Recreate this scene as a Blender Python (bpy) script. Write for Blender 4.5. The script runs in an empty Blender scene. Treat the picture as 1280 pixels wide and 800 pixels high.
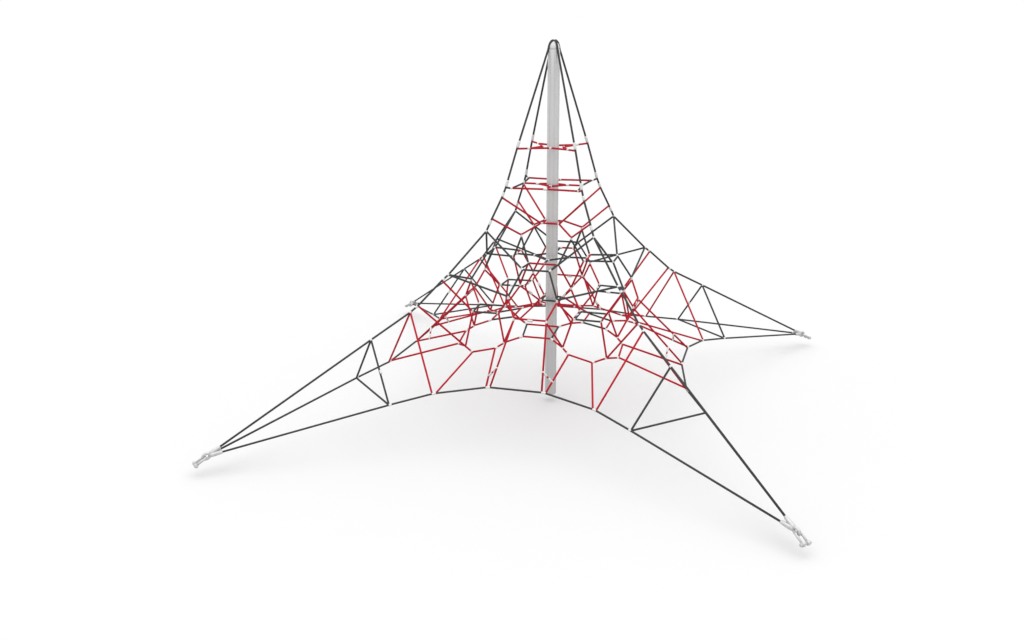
import bpy, bmesh, math
from mathutils import Vector, Matrix

SC = bpy.context.scene
COL = SC.collection
GROUND_Z = -0.09
ZENITH = 2.6
FLOOR_ALBEDO = 0.544

# ------------------------------------------------------------------ materials
def nodes_of(m):
    m.use_nodes = True
    nt = m.node_tree
    return nt, nt.nodes, nt.links, nt.nodes['Principled BSDF']

def rope_material(name, dark, light, rough=0.75):
    m = bpy.data.materials.new(name)
    nt, N, L, bs = nodes_of(m)
    tc = N.new('ShaderNodeTexCoord')
    vo = N.new('ShaderNodeTexVoronoi'); vo.inputs['Scale'].default_value = 160
    no = N.new('ShaderNodeTexNoise'); no.inputs['Scale'].default_value = 9; no.inputs['Detail'].default_value = 3
    mx = N.new('ShaderNodeMath'); mx.operation = 'MULTIPLY_ADD'
    mx.inputs[1].default_value = 0.6
    ra = N.new('ShaderNodeValToRGB')
    ra.color_ramp.elements[0].position = 0.25; ra.color_ramp.elements[0].color = (*dark, 1)
    ra.color_ramp.elements[1].position = 0.85; ra.color_ramp.elements[1].color = (*light, 1)
    bu = N.new('ShaderNodeBump'); bu.inputs['Strength'].default_value = 0.5; bu.inputs['Distance'].default_value = 0.002
    L.new(tc.outputs['Object'], vo.inputs['Vector']); L.new(tc.outputs['Object'], no.inputs['Vector'])
    L.new(vo.outputs['Distance'], mx.inputs[0]); L.new(no.outputs['Fac'], mx.inputs[2])
    L.new(mx.outputs[0], ra.inputs['Fac']); L.new(ra.outputs['Color'], bs.inputs['Base Color'])
    L.new(vo.outputs['Distance'], bu.inputs['Height']); L.new(bu.outputs['Normal'], bs.inputs['Normal'])
    bs.inputs['Roughness'].default_value = rough
    bs.inputs['Specular IOR Level'].default_value = 0.12
    return m

def metal_material(name, c0, c1, metallic, rough, scale=14, stretch=(1, 1, 1)):
    m = bpy.data.materials.new(name)
    nt, N, L, bs = nodes_of(m)
    tc = N.new('ShaderNodeTexCoord')
    mp = N.new('ShaderNodeMapping'); mp.inputs['Scale'].default_value = stretch
    no = N.new('ShaderNodeTexNoise'); no.inputs['Scale'].default_value = scale; no.inputs['Detail'].default_value = 4
    ra = N.new('ShaderNodeValToRGB')
    ra.color_ramp.elements[0].position = 0.3; ra.color_ramp.elements[0].color = (*c0, 1)
    ra.color_ramp.elements[1].position = 0.7; ra.color_ramp.elements[1].color = (*c1, 1)
    L.new(tc.outputs['Object'], mp.inputs['Vector']); L.new(mp.outputs['Vector'], no.inputs['Vector'])
    L.new(no.outputs['Fac'], ra.inputs['Fac']); L.new(ra.outputs['Color'], bs.inputs['Base Color'])
    bs.inputs['Metallic'].default_value = metallic
    bs.inputs['Roughness'].default_value = rough
    return m

BLACK = rope_material('charcoal braided rope', (0.030, 0.031, 0.031), (0.046, 0.047, 0.047))
RED = rope_material('red braided rope', (0.250, 0.007, 0.016), (0.365, 0.011, 0.024))
FERR = metal_material('cast light alloy', (0.50, 0.50, 0.50), (0.60, 0.60, 0.595), 0.15, 0.45)
POLE = metal_material('brushed grey aluminium', (0.460, 0.457, 0.457), (0.490, 0.487, 0.487), 0.25, 0.42, 6, (9, 9, 0.4))
CAPM = metal_material('pale plastic cap', (0.50, 0.50, 0.50), (0.55, 0.55, 0.55), 0.0, 0.5)
GALV = metal_material('galvanised steel', (0.40, 0.40, 0.40), (0.51, 0.51, 0.51), 0.35, 0.42, 40)
FLOOR = bpy.data.materials.new('white studio floor')
nt, N, L, bs = nodes_of(FLOOR)
_n = N.new('ShaderNodeTexNoise'); _n.inputs['Scale'].default_value = 0.6
_r = N.new('ShaderNodeValToRGB')
_r.color_ramp.elements[0].color = (FLOOR_ALBEDO - .003, FLOOR_ALBEDO - .003, FLOOR_ALBEDO - .003, 1); _r.color_ramp.elements[1].color = (FLOOR_ALBEDO + .003, FLOOR_ALBEDO + .003, FLOOR_ALBEDO + .003, 1)
_tc = N.new('ShaderNodeTexCoord')
L.new(_tc.outputs['Object'], _n.inputs['Vector']); L.new(_n.outputs['Fac'], _r.inputs['Fac'])
L.new(_r.outputs['Color'], bs.inputs['Base Color'])
bs.inputs['Roughness'].default_value = 1.0
bs.inputs['Specular IOR Level'].default_value = 0.0

# ------------------------------------------------------------------ mesh helpers
def obj(name, bm, mat, parent=None, smooth=True):
    me = bpy.data.meshes.new(name)
    bmesh.ops.recalc_face_normals(bm, faces=bm.faces)
    bm.to_mesh(me); bm.free()
    for p in me.polygons: p.use_smooth = smooth
    me.materials.append(mat)
    o = bpy.data.objects.new(name, me); COL.objects.link(o)
    if parent: o.parent = parent
    return o

def frame(t):
    t = t.normalized()
    a = Vector((0, 0, 1)) if abs(t.z) < 0.9 else Vector((1, 0, 0))
    u = t.cross(a).normalized()
    return u, t.cross(u).normalized()

def sweep(bm, pts, rad, sides=8, closed=False):
    """A round tube along a polyline, with the section carried round the bends."""
    pts = [Vector(p) for p in pts]
    n = len(pts); rings = []
    u = None
    for i in range(n):
        if closed: d0 = pts[i] - pts[i - 1]; d1 = pts[(i + 1) % n] - pts[i]
        else:
            d0 = pts[i] - pts[i - 1] if i else pts[1] - pts[0]
            d1 = pts[i + 1] - pts[i] if i < n - 1 else d0
        d0 = d0.normalized(); d1 = d1.normalized()
        t = d0 + d1
        t = d1 if t.length < 0.35 else t.normalized()
        if u is None: u, _ = frame(t)
        u = (u - t * u.dot(t))
        u = frame(t)[0] if u.length < 1e-3 else u.normalized()
        v = t.cross(u)
        r = rad[i] if isinstance(rad, (list, tuple)) else rad
        rings.append([bm.verts.new(pts[i] + (u * math.cos(2 * math.pi * k / sides) + v * math.sin(2 * math.pi * k / sides)) * r) for k in range(sides)])
    m = n if closed else n - 1
    for i in range(m):
        a, b = rings[i], rings[(i + 1) % n]
        for k in range(sides):
            bm.faces.new((a[k], a[(k + 1) % sides], b[(k + 1) % sides], b[k]))
    if not closed:
        bm.faces.new(rings[0]); bm.faces.new(rings[-1][::-1])

def barrel(bm, c, axis, length, rad, sides=10):
    """A pressed sleeve: a short cylinder with chamfered ends and a faint waist."""
    c = Vector(c); a = Vector(axis).normalized(); h = length / 2
    prof = [(-h, .70), (-h * .82, 1.0), (-h * .35, 1.0), (0, .93), (h * .35, 1.0), (h * .82, 1.0), (h, .70)]
    sweep(bm, [c + a * t for t, _ in prof], [rad * s for _, s in prof], sides)

def torus(bm, c, n, R, r, seg=28, sides=10, sx=1.0, ax=None):
    n = Vector(n).normalized(); c = Vector(c)
    u = Vector(ax).normalized() if ax is not None else frame(n)[0]
    v = n.cross(u)
    sweep(bm, [c + u * R * sx * math.cos(2 * math.pi * i / seg) + v * R * math.sin(2 * math.pi * i / seg) for i in range(seg)], r, sides, True)

# ------------------------------------------------------------------ the net's knots
# cylinder coordinates (radius, degrees from the leg's plane, height); every knot
# comes back on each of the four legs, and knots off the plane on both its sides
K = dict(A=(.452, 0, 2.882), B=(.590, 0, 2.478), C=(.638, 0, 2.372), D=(.763, 0, 2.153), E=(.832, 0, 2.024),
         F=(1.296, 0, 1.599), G=(1.373, 0, 1.546), H=(1.661, 0, 1.307), I=(1.751, 0, 1.248), J=(2.206, 0, 1.015),
         Z=(3.99, 0, .092), R=(.136, 0, 2.04), M=(.398, 0, 1.927), N=(.411, 0, 1.369), Z3=(.609, 0, 1.156),
         Z2=(1.015, 0, 1.153), T=(.412, 0, .967), r=(.145, 0, 1.153), q=(1.111, 0, .765),
         X=(.736, 32.9, 1.665), Y=(.912, 28, 1.380), U=(.984, 34.6, 1.173), W=(.892, 23.4, .855), S=(.977, 21.1, .817),
         Q=(1.117, 8.16, .746), V=(.703, 30.5, .889), K=(.440, 19.35, .955), Z1=(.842, 15, 1.154), a=(.437, 23.5, 1.655),
         P1=(2.256, 11.8, .448), P2=(1.860, 18.1, .525), P3=(1.569, 34.2, .605),
         o=(.200, 45, 1.647), am=(.401, 45, 1.653),
         A2=(.310, 0, 2.876), A3=(.118, 45, 2.874),
         B2=(.525, 0, 2.464), B3=(.330, 45, 2.462), B4=(.165, 45, 2.462), B5=(.100, 45, 2.455),
         b1=(1.392, 35.2, .756), b2=(1.406, 31.2, .669))
def P(name, leg, side=1):
    r, th, z = K[name]
    a = math.radians(90 * leg + th * side)
    return Vector((r * math.cos(a), r * math.sin(a), z))

# half length of the split at a knot: its ropes leave from the two ends of the sleeve
HALF = dict(P1=.012, P2=.019, P3=.021, X=.012, Y=.013, U=.011, W=.006, S=.014, Q=.012, V=.022, K=.015, Z1=.013, a=.012,
            N=.010, Z3=.012, Z2=.011, T=.010, r=.010, q=.012, M=.012, R=.010, A2=.014, A3=.010, B2=.012)

class Knot:
    """A knot in space; its sleeve's axis follows the ropes that meet there."""
    def __init__(self, key):
        self.key = key; self.p = P(*key); self.dirs = []; self.axis = None
    def solve(self):
        # principal direction by power iteration
        M = [[0.0] * 3 for _ in range(3)]
        for d in self.dirs:
            for i in range(3):
                for j in range(3): M[i][j] += d[i] * d[j]
        v = Vector((0.31, 0.52, 0.23)) + (self.dirs[0] if self.dirs else Vector((0, 0, 1)))
        for _ in range(60):
            w = Vector([sum(M[i][j] * v[j] for j in range(3)) for i in range(3)])
            if w.length < 1e-9: break
            v = w.normalized()
        self.axis = v.normalized()

KN = {}
def kn(name, leg, side=1):
    leg %= 4
    if K[name][1] == 0: side = 1
    if K[name][1] == 45:
        if side < 0: leg, side = (leg - 1) % 4, 1
    key = (name, leg, side)
    if key not in KN: KN[key] = Knot(key)
    return KN[key]

ROPES = []      # (name, [knots], closed, material, radius)
def rope(name, ks, closed=False):
    ROPES.append((name, ks, closed))

for l in range(4):
    n = l + 1
    rope('edge_rope', [kn('Z', l), kn('P1', l), kn('P2', l), kn('P3', l), kn('P3', n, -1), kn('P2', n, -1), kn('P1', n, -1), kn('Z', n)])
    rope('black_rope', [kn('J', l), kn('P1', l), kn('P1', l, -1)], True)
    for s in (1, -1):
        rope('black_rope', [kn('E', l), kn('X', l, s), kn('Y', l, s), kn('F', l)])
        rope('black_rope', [kn('M', l), kn('a', l, s), kn('X', l, s)])
        rope('black_rope', [kn('K', l, s), kn('V', l, s)])
        rope('red_rope', [kn('q', l), kn('Q', l, s), kn('P2', l, s), kn('I', l)])
        rope('red_rope', [kn('Y', l, s), kn('U', l, s), kn('P3', l, s)])
        rope('red_rope', [kn('Y', l, s), kn('Z1', l, s), kn('W', l, s), kn('S', l, s), kn('P3', l, s)])
        rope('red_rope', [kn('S', l, s), kn('Q', l, s)])
    rope('black_rope', [kn('X', l), kn('X', n, -1)])
    rope('black_rope', [kn('Z2', l), kn('Z1', l), kn('Z3', l), kn('Z1', l, -1)], True)
    rope('black_rope', [kn('am', l), kn('o', l)])
    rope('red_rope', [kn('N', l), kn('a', l), kn('a', n, -1), kn('N', n)])
    rope('red_rope', [kn('N', l), kn('Z3', l), kn('T', l), kn('r', l)], True)
    rope('red_rope', [kn('G', l), kn('Z2', l), kn('q', l), kn('H', l)])
    rope('red_rope', [kn('U', l), kn('W', l), kn('V', l), kn('V', n, -1), kn('W', n, -1), kn('U', n, -1)])
    rope('red_rope', [kn('U', l), kn('U', n, -1)])
    rope('red_rope', [kn('T', l), kn('K', l), kn('K', n, -1), kn('T', n)])
    rope('red_rope', [kn('C', l), kn('R', l), kn('M', l), kn('D', l)])
    rope('red_rope', [kn('A', l), kn('A2', l)])
    rope('black_rope' if l != 1 else 'red_rope', [kn('B', l), kn('B2', l)])
rope('black_rope', [kn('r', l) for l in range(4)], True)
rope('black_rope', [kn('o', l) for l in range(4)], True)
rope('red_rope', [kn('R', l) for l in range(4)], True)
rope('red_rope', [kn(x, l) for l in range(4) for x in ('A2', 'A3')], True)
# the second storey's square: dark on two facing sides, red on the other two
for l in (0, 2):
    rope('red_rope', [kn('B2', l), kn('B3', l), kn('B2', l + 1)])
    rope('red_rope', [kn('B3', l), kn('B5', l)])
for l in (1, 3):
    rope('black_rope', [kn('B2', l), kn('B3', l), kn('B2', l + 1)])
    rope('red_rope', [kn('B3', l), kn('B4', l)])
rope('red_rope', [kn('B4', 3), kn('B5', 0), kn('B4', 1), kn('B5', 2)], True)

for name, ks, closed in ROPES:
    n = len(ks)
    for i in range(n if closed else n - 1):
        a, b = ks[i], ks[(i + 1) % n]
        d = (b.p - a.p).normalized()
        a.dirs.append(d); b.dirs.append(-d)
for k in KN.values(): k.solve()
for l in range(4):                     # knots whose sleeve plainly lies along one rope
    for s in (1, -1):
        for nm, x, y in (('P3', ('P2', l, s), ('P3', l + s, -s)), ('P2', ('P1', l, s), ('P3', l, s)), ('P1', ('Z', l), ('P2', l, s))):
            k = kn(nm, l, s); k.axis = (kn(*y).p - kn(*x).p).normalized()

def end_of(k, d):
    h = HALF.get(k.key[0], 0)
    return k.p + k.axis * (h if k.axis.dot(d) >= 0 else -h)

def rope_points(ks, closed):
    n = len(ks); pts = []
    for i, k in enumerate(ks):
        dirs = []
        if closed or i > 0: dirs.append((ks[i - 1].p - k.p).normalized())
        if closed or i < n - 1: dirs.append((ks[(i + 1) % n].p - k.p).normalized())
        e = [end_of(k, d) for d in dirs]
        pts.append(e[0])
        if len(e) == 2 and (e[1] - e[0]).length > 1e-4: pts.append(e[1])
    return pts

def soften(pts, closed, bend=.022):
    """Turn each corner of a polyline into a short arc, as a rope bends."""
    out = []; n = len(pts)
    for i, p in enumerate(pts):
        if not closed and i in (0, n - 1): out.append(p); continue
        a, b = pts[i - 1] - p, pts[(i + 1) % n] - p
        la, lb = a.length, b.length
        if la < 1e-5 or lb < 1e-5: continue
        e = min(bend, la * .4, lb * .4)
        p0, p2 = p + a * (e / la), p + b * (e / lb)
        for t in (0, .33, .67, 1): out.append(p0 * (1 - t) ** 2 + p * 2 * t * (1 - t) + p2 * t * t)
    return out

# ------------------------------------------------------------------ things
def empty(name, loc=(0, 0, 0)):
    o = bpy.data.objects.new(name, None); COL.objects.link(o); o.location = loc
    o.empty_display_size = 0.1
    return o
def tag(o, label=None, cat=None, group=None, kind=None):
    if label: o['label'] = label
    if cat: o['category'] = cat
    if group: o['group'] = group
    if kind: o['kind'] = kind
    return o

# floor
bm = bmesh.new()
g = [bm.verts.new((x, y, GROUND_Z)) for x, y in ((-400, -400), (400, -400), (400, 400), (-400, 400))]
bm.faces.new(g)
tag(obj('ground', bm, FLOOR, smooth=False), kind='structure')

# mast
PR, PH = .0655, 3.90
mast = tag(empty('mast'), 'tall grey aluminium pole with a pale cap standing in the middle of the climbing net', 'pole')
bm = bmesh.new()
prof = []
NS = 96
for i in range(NS):
    a = 2 * math.pi * i / NS
    f = (a / (2 * math.pi) * 8 + .5) % 1.0
    d = min(f, 1 - f)
    prof.append((a, PR - (.0045 * max(0, 1 - d / .07))))
rr = []
for z, s in ((0, .97), (.004, 1), (PH, 1), (PH + .003, .97)):
    rr.append([bm.verts.new((r * s * math.cos(a), r * s * math.sin(a), z)) for a, r in prof])
for a, b in zip(rr, rr[1:]):
    for k in range(NS): bm.faces.new((a[k], a[(k + 1) % NS], b[(k + 1) % NS], b[k]))
bm.faces.new(rr[0][::-1]); bm.faces.new(rr[-1])
obj('pole', bm, POLE, mast)
bm = bmesh.new()
rr = []
CAP = [(PH + .004, .056), (PH + .012, .060), (PH + .035, .058), (PH + .060, .046), (PH + .076, .030), (PH + .084, .012)]
for z, r in CAP:
    rr.append([bm.verts.new((r * math.cos(2 * math.pi * k / 40), r * math.sin(2 * math.pi * k / 40), z)) for k in range(40)])
for a, b in zip(rr, rr[1:]):
    for k in range(40): bm.faces.new((a[k], a[(k + 1) % 40], b[(k + 1) % 40], b[k]))
bm.faces.new(rr[0][::-1]); bm.faces.new(rr[-1])
obj('cap', bm, CAPM, mast)

# net
net = tag(empty('climbing_net'), 'spider web climbing net of black and red ropes with silver ferrules around the pole', 'climbing net')
RB, RR_ = .0112, .0106
SOCK = .150                        # ropes stop this far short of the shackle's ring
def cut_end(pts, d=SOCK):
    v = pts[-2] - pts[-1]
    return pts[:-1] + [pts[-1] + v.normalized() * d]
for l in range(4):
    ks = [kn(x, l) for x in 'ABCDEFGHIJZ']
    rad = Vector((math.cos(math.pi / 2 * l), math.sin(math.pi / 2 * l), 0))
    top = [rad * r + Vector((0, 0, z)) for r, z in ((.016, PH + .094), (.034, PH + .086), (.050, PH + .068), (.062, PH + .040), (.072, PH))]
    bm = bmesh.new()
    sweep(bm, top + soften(cut_end([top[-1]] + [k.p for k in ks]), False)[1:], RB)
    obj('main_rope', bm, BLACK, net)
for name, ks, closed in ROPES:
    pts = rope_points(ks, closed)
    if name == 'edge_rope':
        pts = cut_end(pts); pts = cut_end(pts[::-1])
    pts = soften(pts, closed)
    bm = bmesh.new()
    sweep(bm, pts, RR_ if name == 'red_rope' else RB * .96, closed=closed)
    obj(name, bm, RED if name == 'red_rope' else BLACK, net)

# sleeves: (centre, axis, length, radius)
SLEEVES = []
for k in KN.values():
    nm = k.key[0]
    if nm in HALF: SLEEVES.append((k.p, k.axis, 2 * HALF[nm] + .009, .0128))
for l in range(4):
    for nm, frm, off, ln, rd in (('A', 'Z0', -.050, .075, .0165), ('B', 'A', -.045, .070, .0165), ('C', 'B', -.035, .050, .0150), ('D', 'E', -.045, .055, .0150),
                                 ('G', 'F', -.022, .030, .0140), ('H', 'I', -.022, .030, .0140), ('E', 'D', 0, .026, .0145), ('F', 'E', 0, .026, .0140),
                                 ('I', 'H', 0, .026, .0140), ('J', 'I', 0, .026, .0140)):
        p = P(nm, l)
        q = Vector((0.065 * math.cos(l * math.pi / 2), 0.065 * math.sin(l * math.pi / 2), 3.95)) if frm == 'Z0' else P(frm, l)
        d = (p - q).normalized()
        SLEEVES.append((p + d * off, d, ln, rd))
    for a, b, ln, rd in ((kn('a', l).p, kn('a', l + 1, -1).p, .055, .0155), (kn('U', l).p, kn('U', l + 1, -1).p, .060, .0165),
                         (kn('N', l).p, kn('r', l).p, .055, .0150), (kn('Z1', l).p, kn('Z3', l).p, .050, .0150), (kn('Z1', l, -1).p, kn('Z3', l).p, .050, .0150),
                         (kn('J', l).p, kn('P1', l).p, .040, .0150)):
        SLEEVES.append(((a + b) / 2, b - a, ln, rd))
    o = kn('o', l).p; d = kn('o', l + 1).p - kn('o', l - 1).p
    SLEEVES.append((o, d, .040, .0145))
for l in range(4):
    t = Vector((-math.sin(math.radians(90 * l + 45)), math.cos(math.radians(90 * l + 45)), 0))
    SLEEVES.append((kn('B3', l).p, t, .045, .0160))
    if l in (1, 3): SLEEVES.append((kn('B4', l).p, Vector((t.y, -t.x, 0)), .045, .0150))
    else: SLEEVES.append((kn('B5', l).p, t, .030, .0140))
# the short bridges that tie two neighbouring red ropes together near the lower edge
for l in range(4):
    for s in (1, -1):
        u0, p0, s0 = kn('U', l, s), kn('P3', l, s), kn('S', l, s)
        pu = rope_points([kn('Y', l, s), u0, p0], False); ps = rope_points([kn('W', l, s), s0, p0], False)
        def near(a, b, q):
            d = b - a; t = max(0, min(1, (q - a).dot(d) / d.dot(d))); return a + d * t
        a = near(pu[-2], pu[-1], P('b1', l, s)); b = near(ps[-2], ps[-1], P('b2', l, s))
        bm = bmesh.new(); sweep(bm, [a, b], .0085); obj('red_rope', bm, RED, net)
        d = b - a
        SLEEVES.append((a + d * .20, d, d.length * .41, .0125)); SLEEVES.append((b - d * .20, d, d.length * .41, .0125))
        SLEEVES.append((a, pu[-1] - pu[-2], .016, .0130)); SLEEVES.append((b, ps[-1] - ps[-2], .016, .0130))

CAM = Vector((5.87312284, 9.52059687, 4.33709447))
SLEEVES.sort(key=lambda s: -(s[2] * s[3]) / (Vector(s[0]) - CAM).length_squared)
for c, ax, ln, rd in SLEEVES[:96]:
    bm = bmesh.new(); barrel(bm, c, ax, ln, rd); obj('ferrule', bm, FERR, net)
bm = bmesh.new()
for c, ax, ln, rd in SLEEVES[96:]: barrel(bm, c, ax, ln, rd, 8)
tag(obj('ferrule', bm, FERR, net), kind='stuff')

# ------------------------------------------------------------------ anchors
def anchor_parts(root):
    """In the leg's own frame: x outward, y sideways, z up; origin under the ring."""
    c = Vector((0, 0, K['Z'][2]))
    bm = bmesh.new(); torus(bm, c, (0, 1, 0), .0275, .0150, sx=1.3, ax=(1, 0, -.35)); obj('ring', bm, GALV, root)
    for q in (P('J', 0), P('P1', 0), P('P1', 0, -1)):
        d = (q - P('Z', 0)).normalized()
        bm = bmesh.new()
        pr = [(.026, .009), (.034, .019), (.052, .0235), (.090, .0225), (.125, .0200), (.150, .0185), (.162, .0140)]
        sweep(bm, [c + d * t for t, _ in pr], [r for _, r in pr], 14)
        obj('rope_socket', bm, GALV, root)
    out = Vector((.87, 0, -.50)).normalized(); y = Vector((0, 1, 0))
    b = c + out * .018
    pts = []
    for i in range(17):
        a = math.pi * i / 16
        pts.append(b + y * .029 * math.cos(a) - out * .024 * math.sin(a) + out * .018)
    end = out * .112
    bm = bmesh.new()
    sweep(bm, [b + y * .029 + end] + pts + [b - y * .029 + end], .0115, 12)
    for s in (1, -1):
        barrel(bm, b + y * .029 * s + end, y, .026, .0215, 14)
    sh = obj('shackle', bm, GALV, root)
    bm = bmesh.new()
    e = b + end
    sweep(bm, [e - y * .046, e - y * .046 + y * .001, e + y * .046], [.0075, .0085, .0085], 12)
    barrel(bm, e - y * .051, y, .016, .0175, 6); barrel(bm, e + y * .051, y, .014, .0160, 6)
    obj('pin', bm, GALV, sh)
labels = ['silver shackle at the far left end of the net, its round ring hole showing',
          'silver shackle in the foreground at the lower right, nearest one, with two splayed prongs',
          'silver shackle at the far right end of the net, in the background',
          'smallest silver shackle, farthest back, showing behind the long rope of the left leg']
anchors = []
proto = empty('ground_anchor'); anchor_parts(proto)
def copy_tree(o, parent=None):
    c = o.copy(); COL.objects.link(c); c.parent = parent
    for ch in list(o.children): copy_tree(ch, c)
    return c
for l in range(4):
    a = proto if l == 0 else copy_tree(proto)
    p = P('Z', l)
    a.location = (p.x, p.y, 0); a.rotation_euler = (0, 0, math.pi / 2 * l)
    tag(a, labels[l], 'anchor', 'shackle anchors at the four ends of the net')

# ------------------------------------------------------------------ light
w = bpy.data.worlds.new('World'); SC.world = w; w.use_nodes = True
bg = w.node_tree.nodes['Background']
wn = w.node_tree.nodes; wl = w.node_tree.links
# a white studio dome, with brightness added overhead to deepen the floor shadows
wt = wn.new('ShaderNodeTexCoord'); wx = wn.new('ShaderNodeSeparateXYZ')
wm = wn.new('ShaderNodeMapRange'); wm.interpolation_type = 'SMOOTHSTEP'
wm.inputs['From Min'].default_value = 0.35; wm.inputs['From Max'].default_value = 1.0
wm.inputs['To Min'].default_value = 1.03; wm.inputs['To Max'].default_value = ZENITH
wl.new(wt.outputs['Generated'], wx.inputs[0]); wl.new(wx.outputs['Z'], wm.inputs['Value'])
wl.new(wm.outputs[0], bg.inputs['Strength'])
bg.inputs['Color'].default_value = (1, 1, 1, 1)

# ------------------------------------------------------------------ camera
cd = bpy.data.cameras.new('Camera'); co = bpy.data.objects.new('Camera', cd); COL.objects.link(co)
co.location = CAM; co.rotation_euler = (1.26724763, 0.00161010, 2.62897228)
cd.sensor_width = 36; cd.sensor_fit = 'HORIZONTAL'; cd.lens = 1271.87426 / 1280 * 36
cd.shift_x = 0.454 / 1280; cd.shift_y = 6.256 / 1280
cd.clip_start = .05; cd.clip_end = 2000
SC.camera = co

SC.render.engine = 'CYCLES'
SC.cycles.use_denoising = True
SC.cycles.max_bounces = 8
SC.view_settings.view_transform = 'Standard'
SC.view_settings.look = 'None'
SC.view_settings.exposure = 0
SC.view_settings.gamma = 1
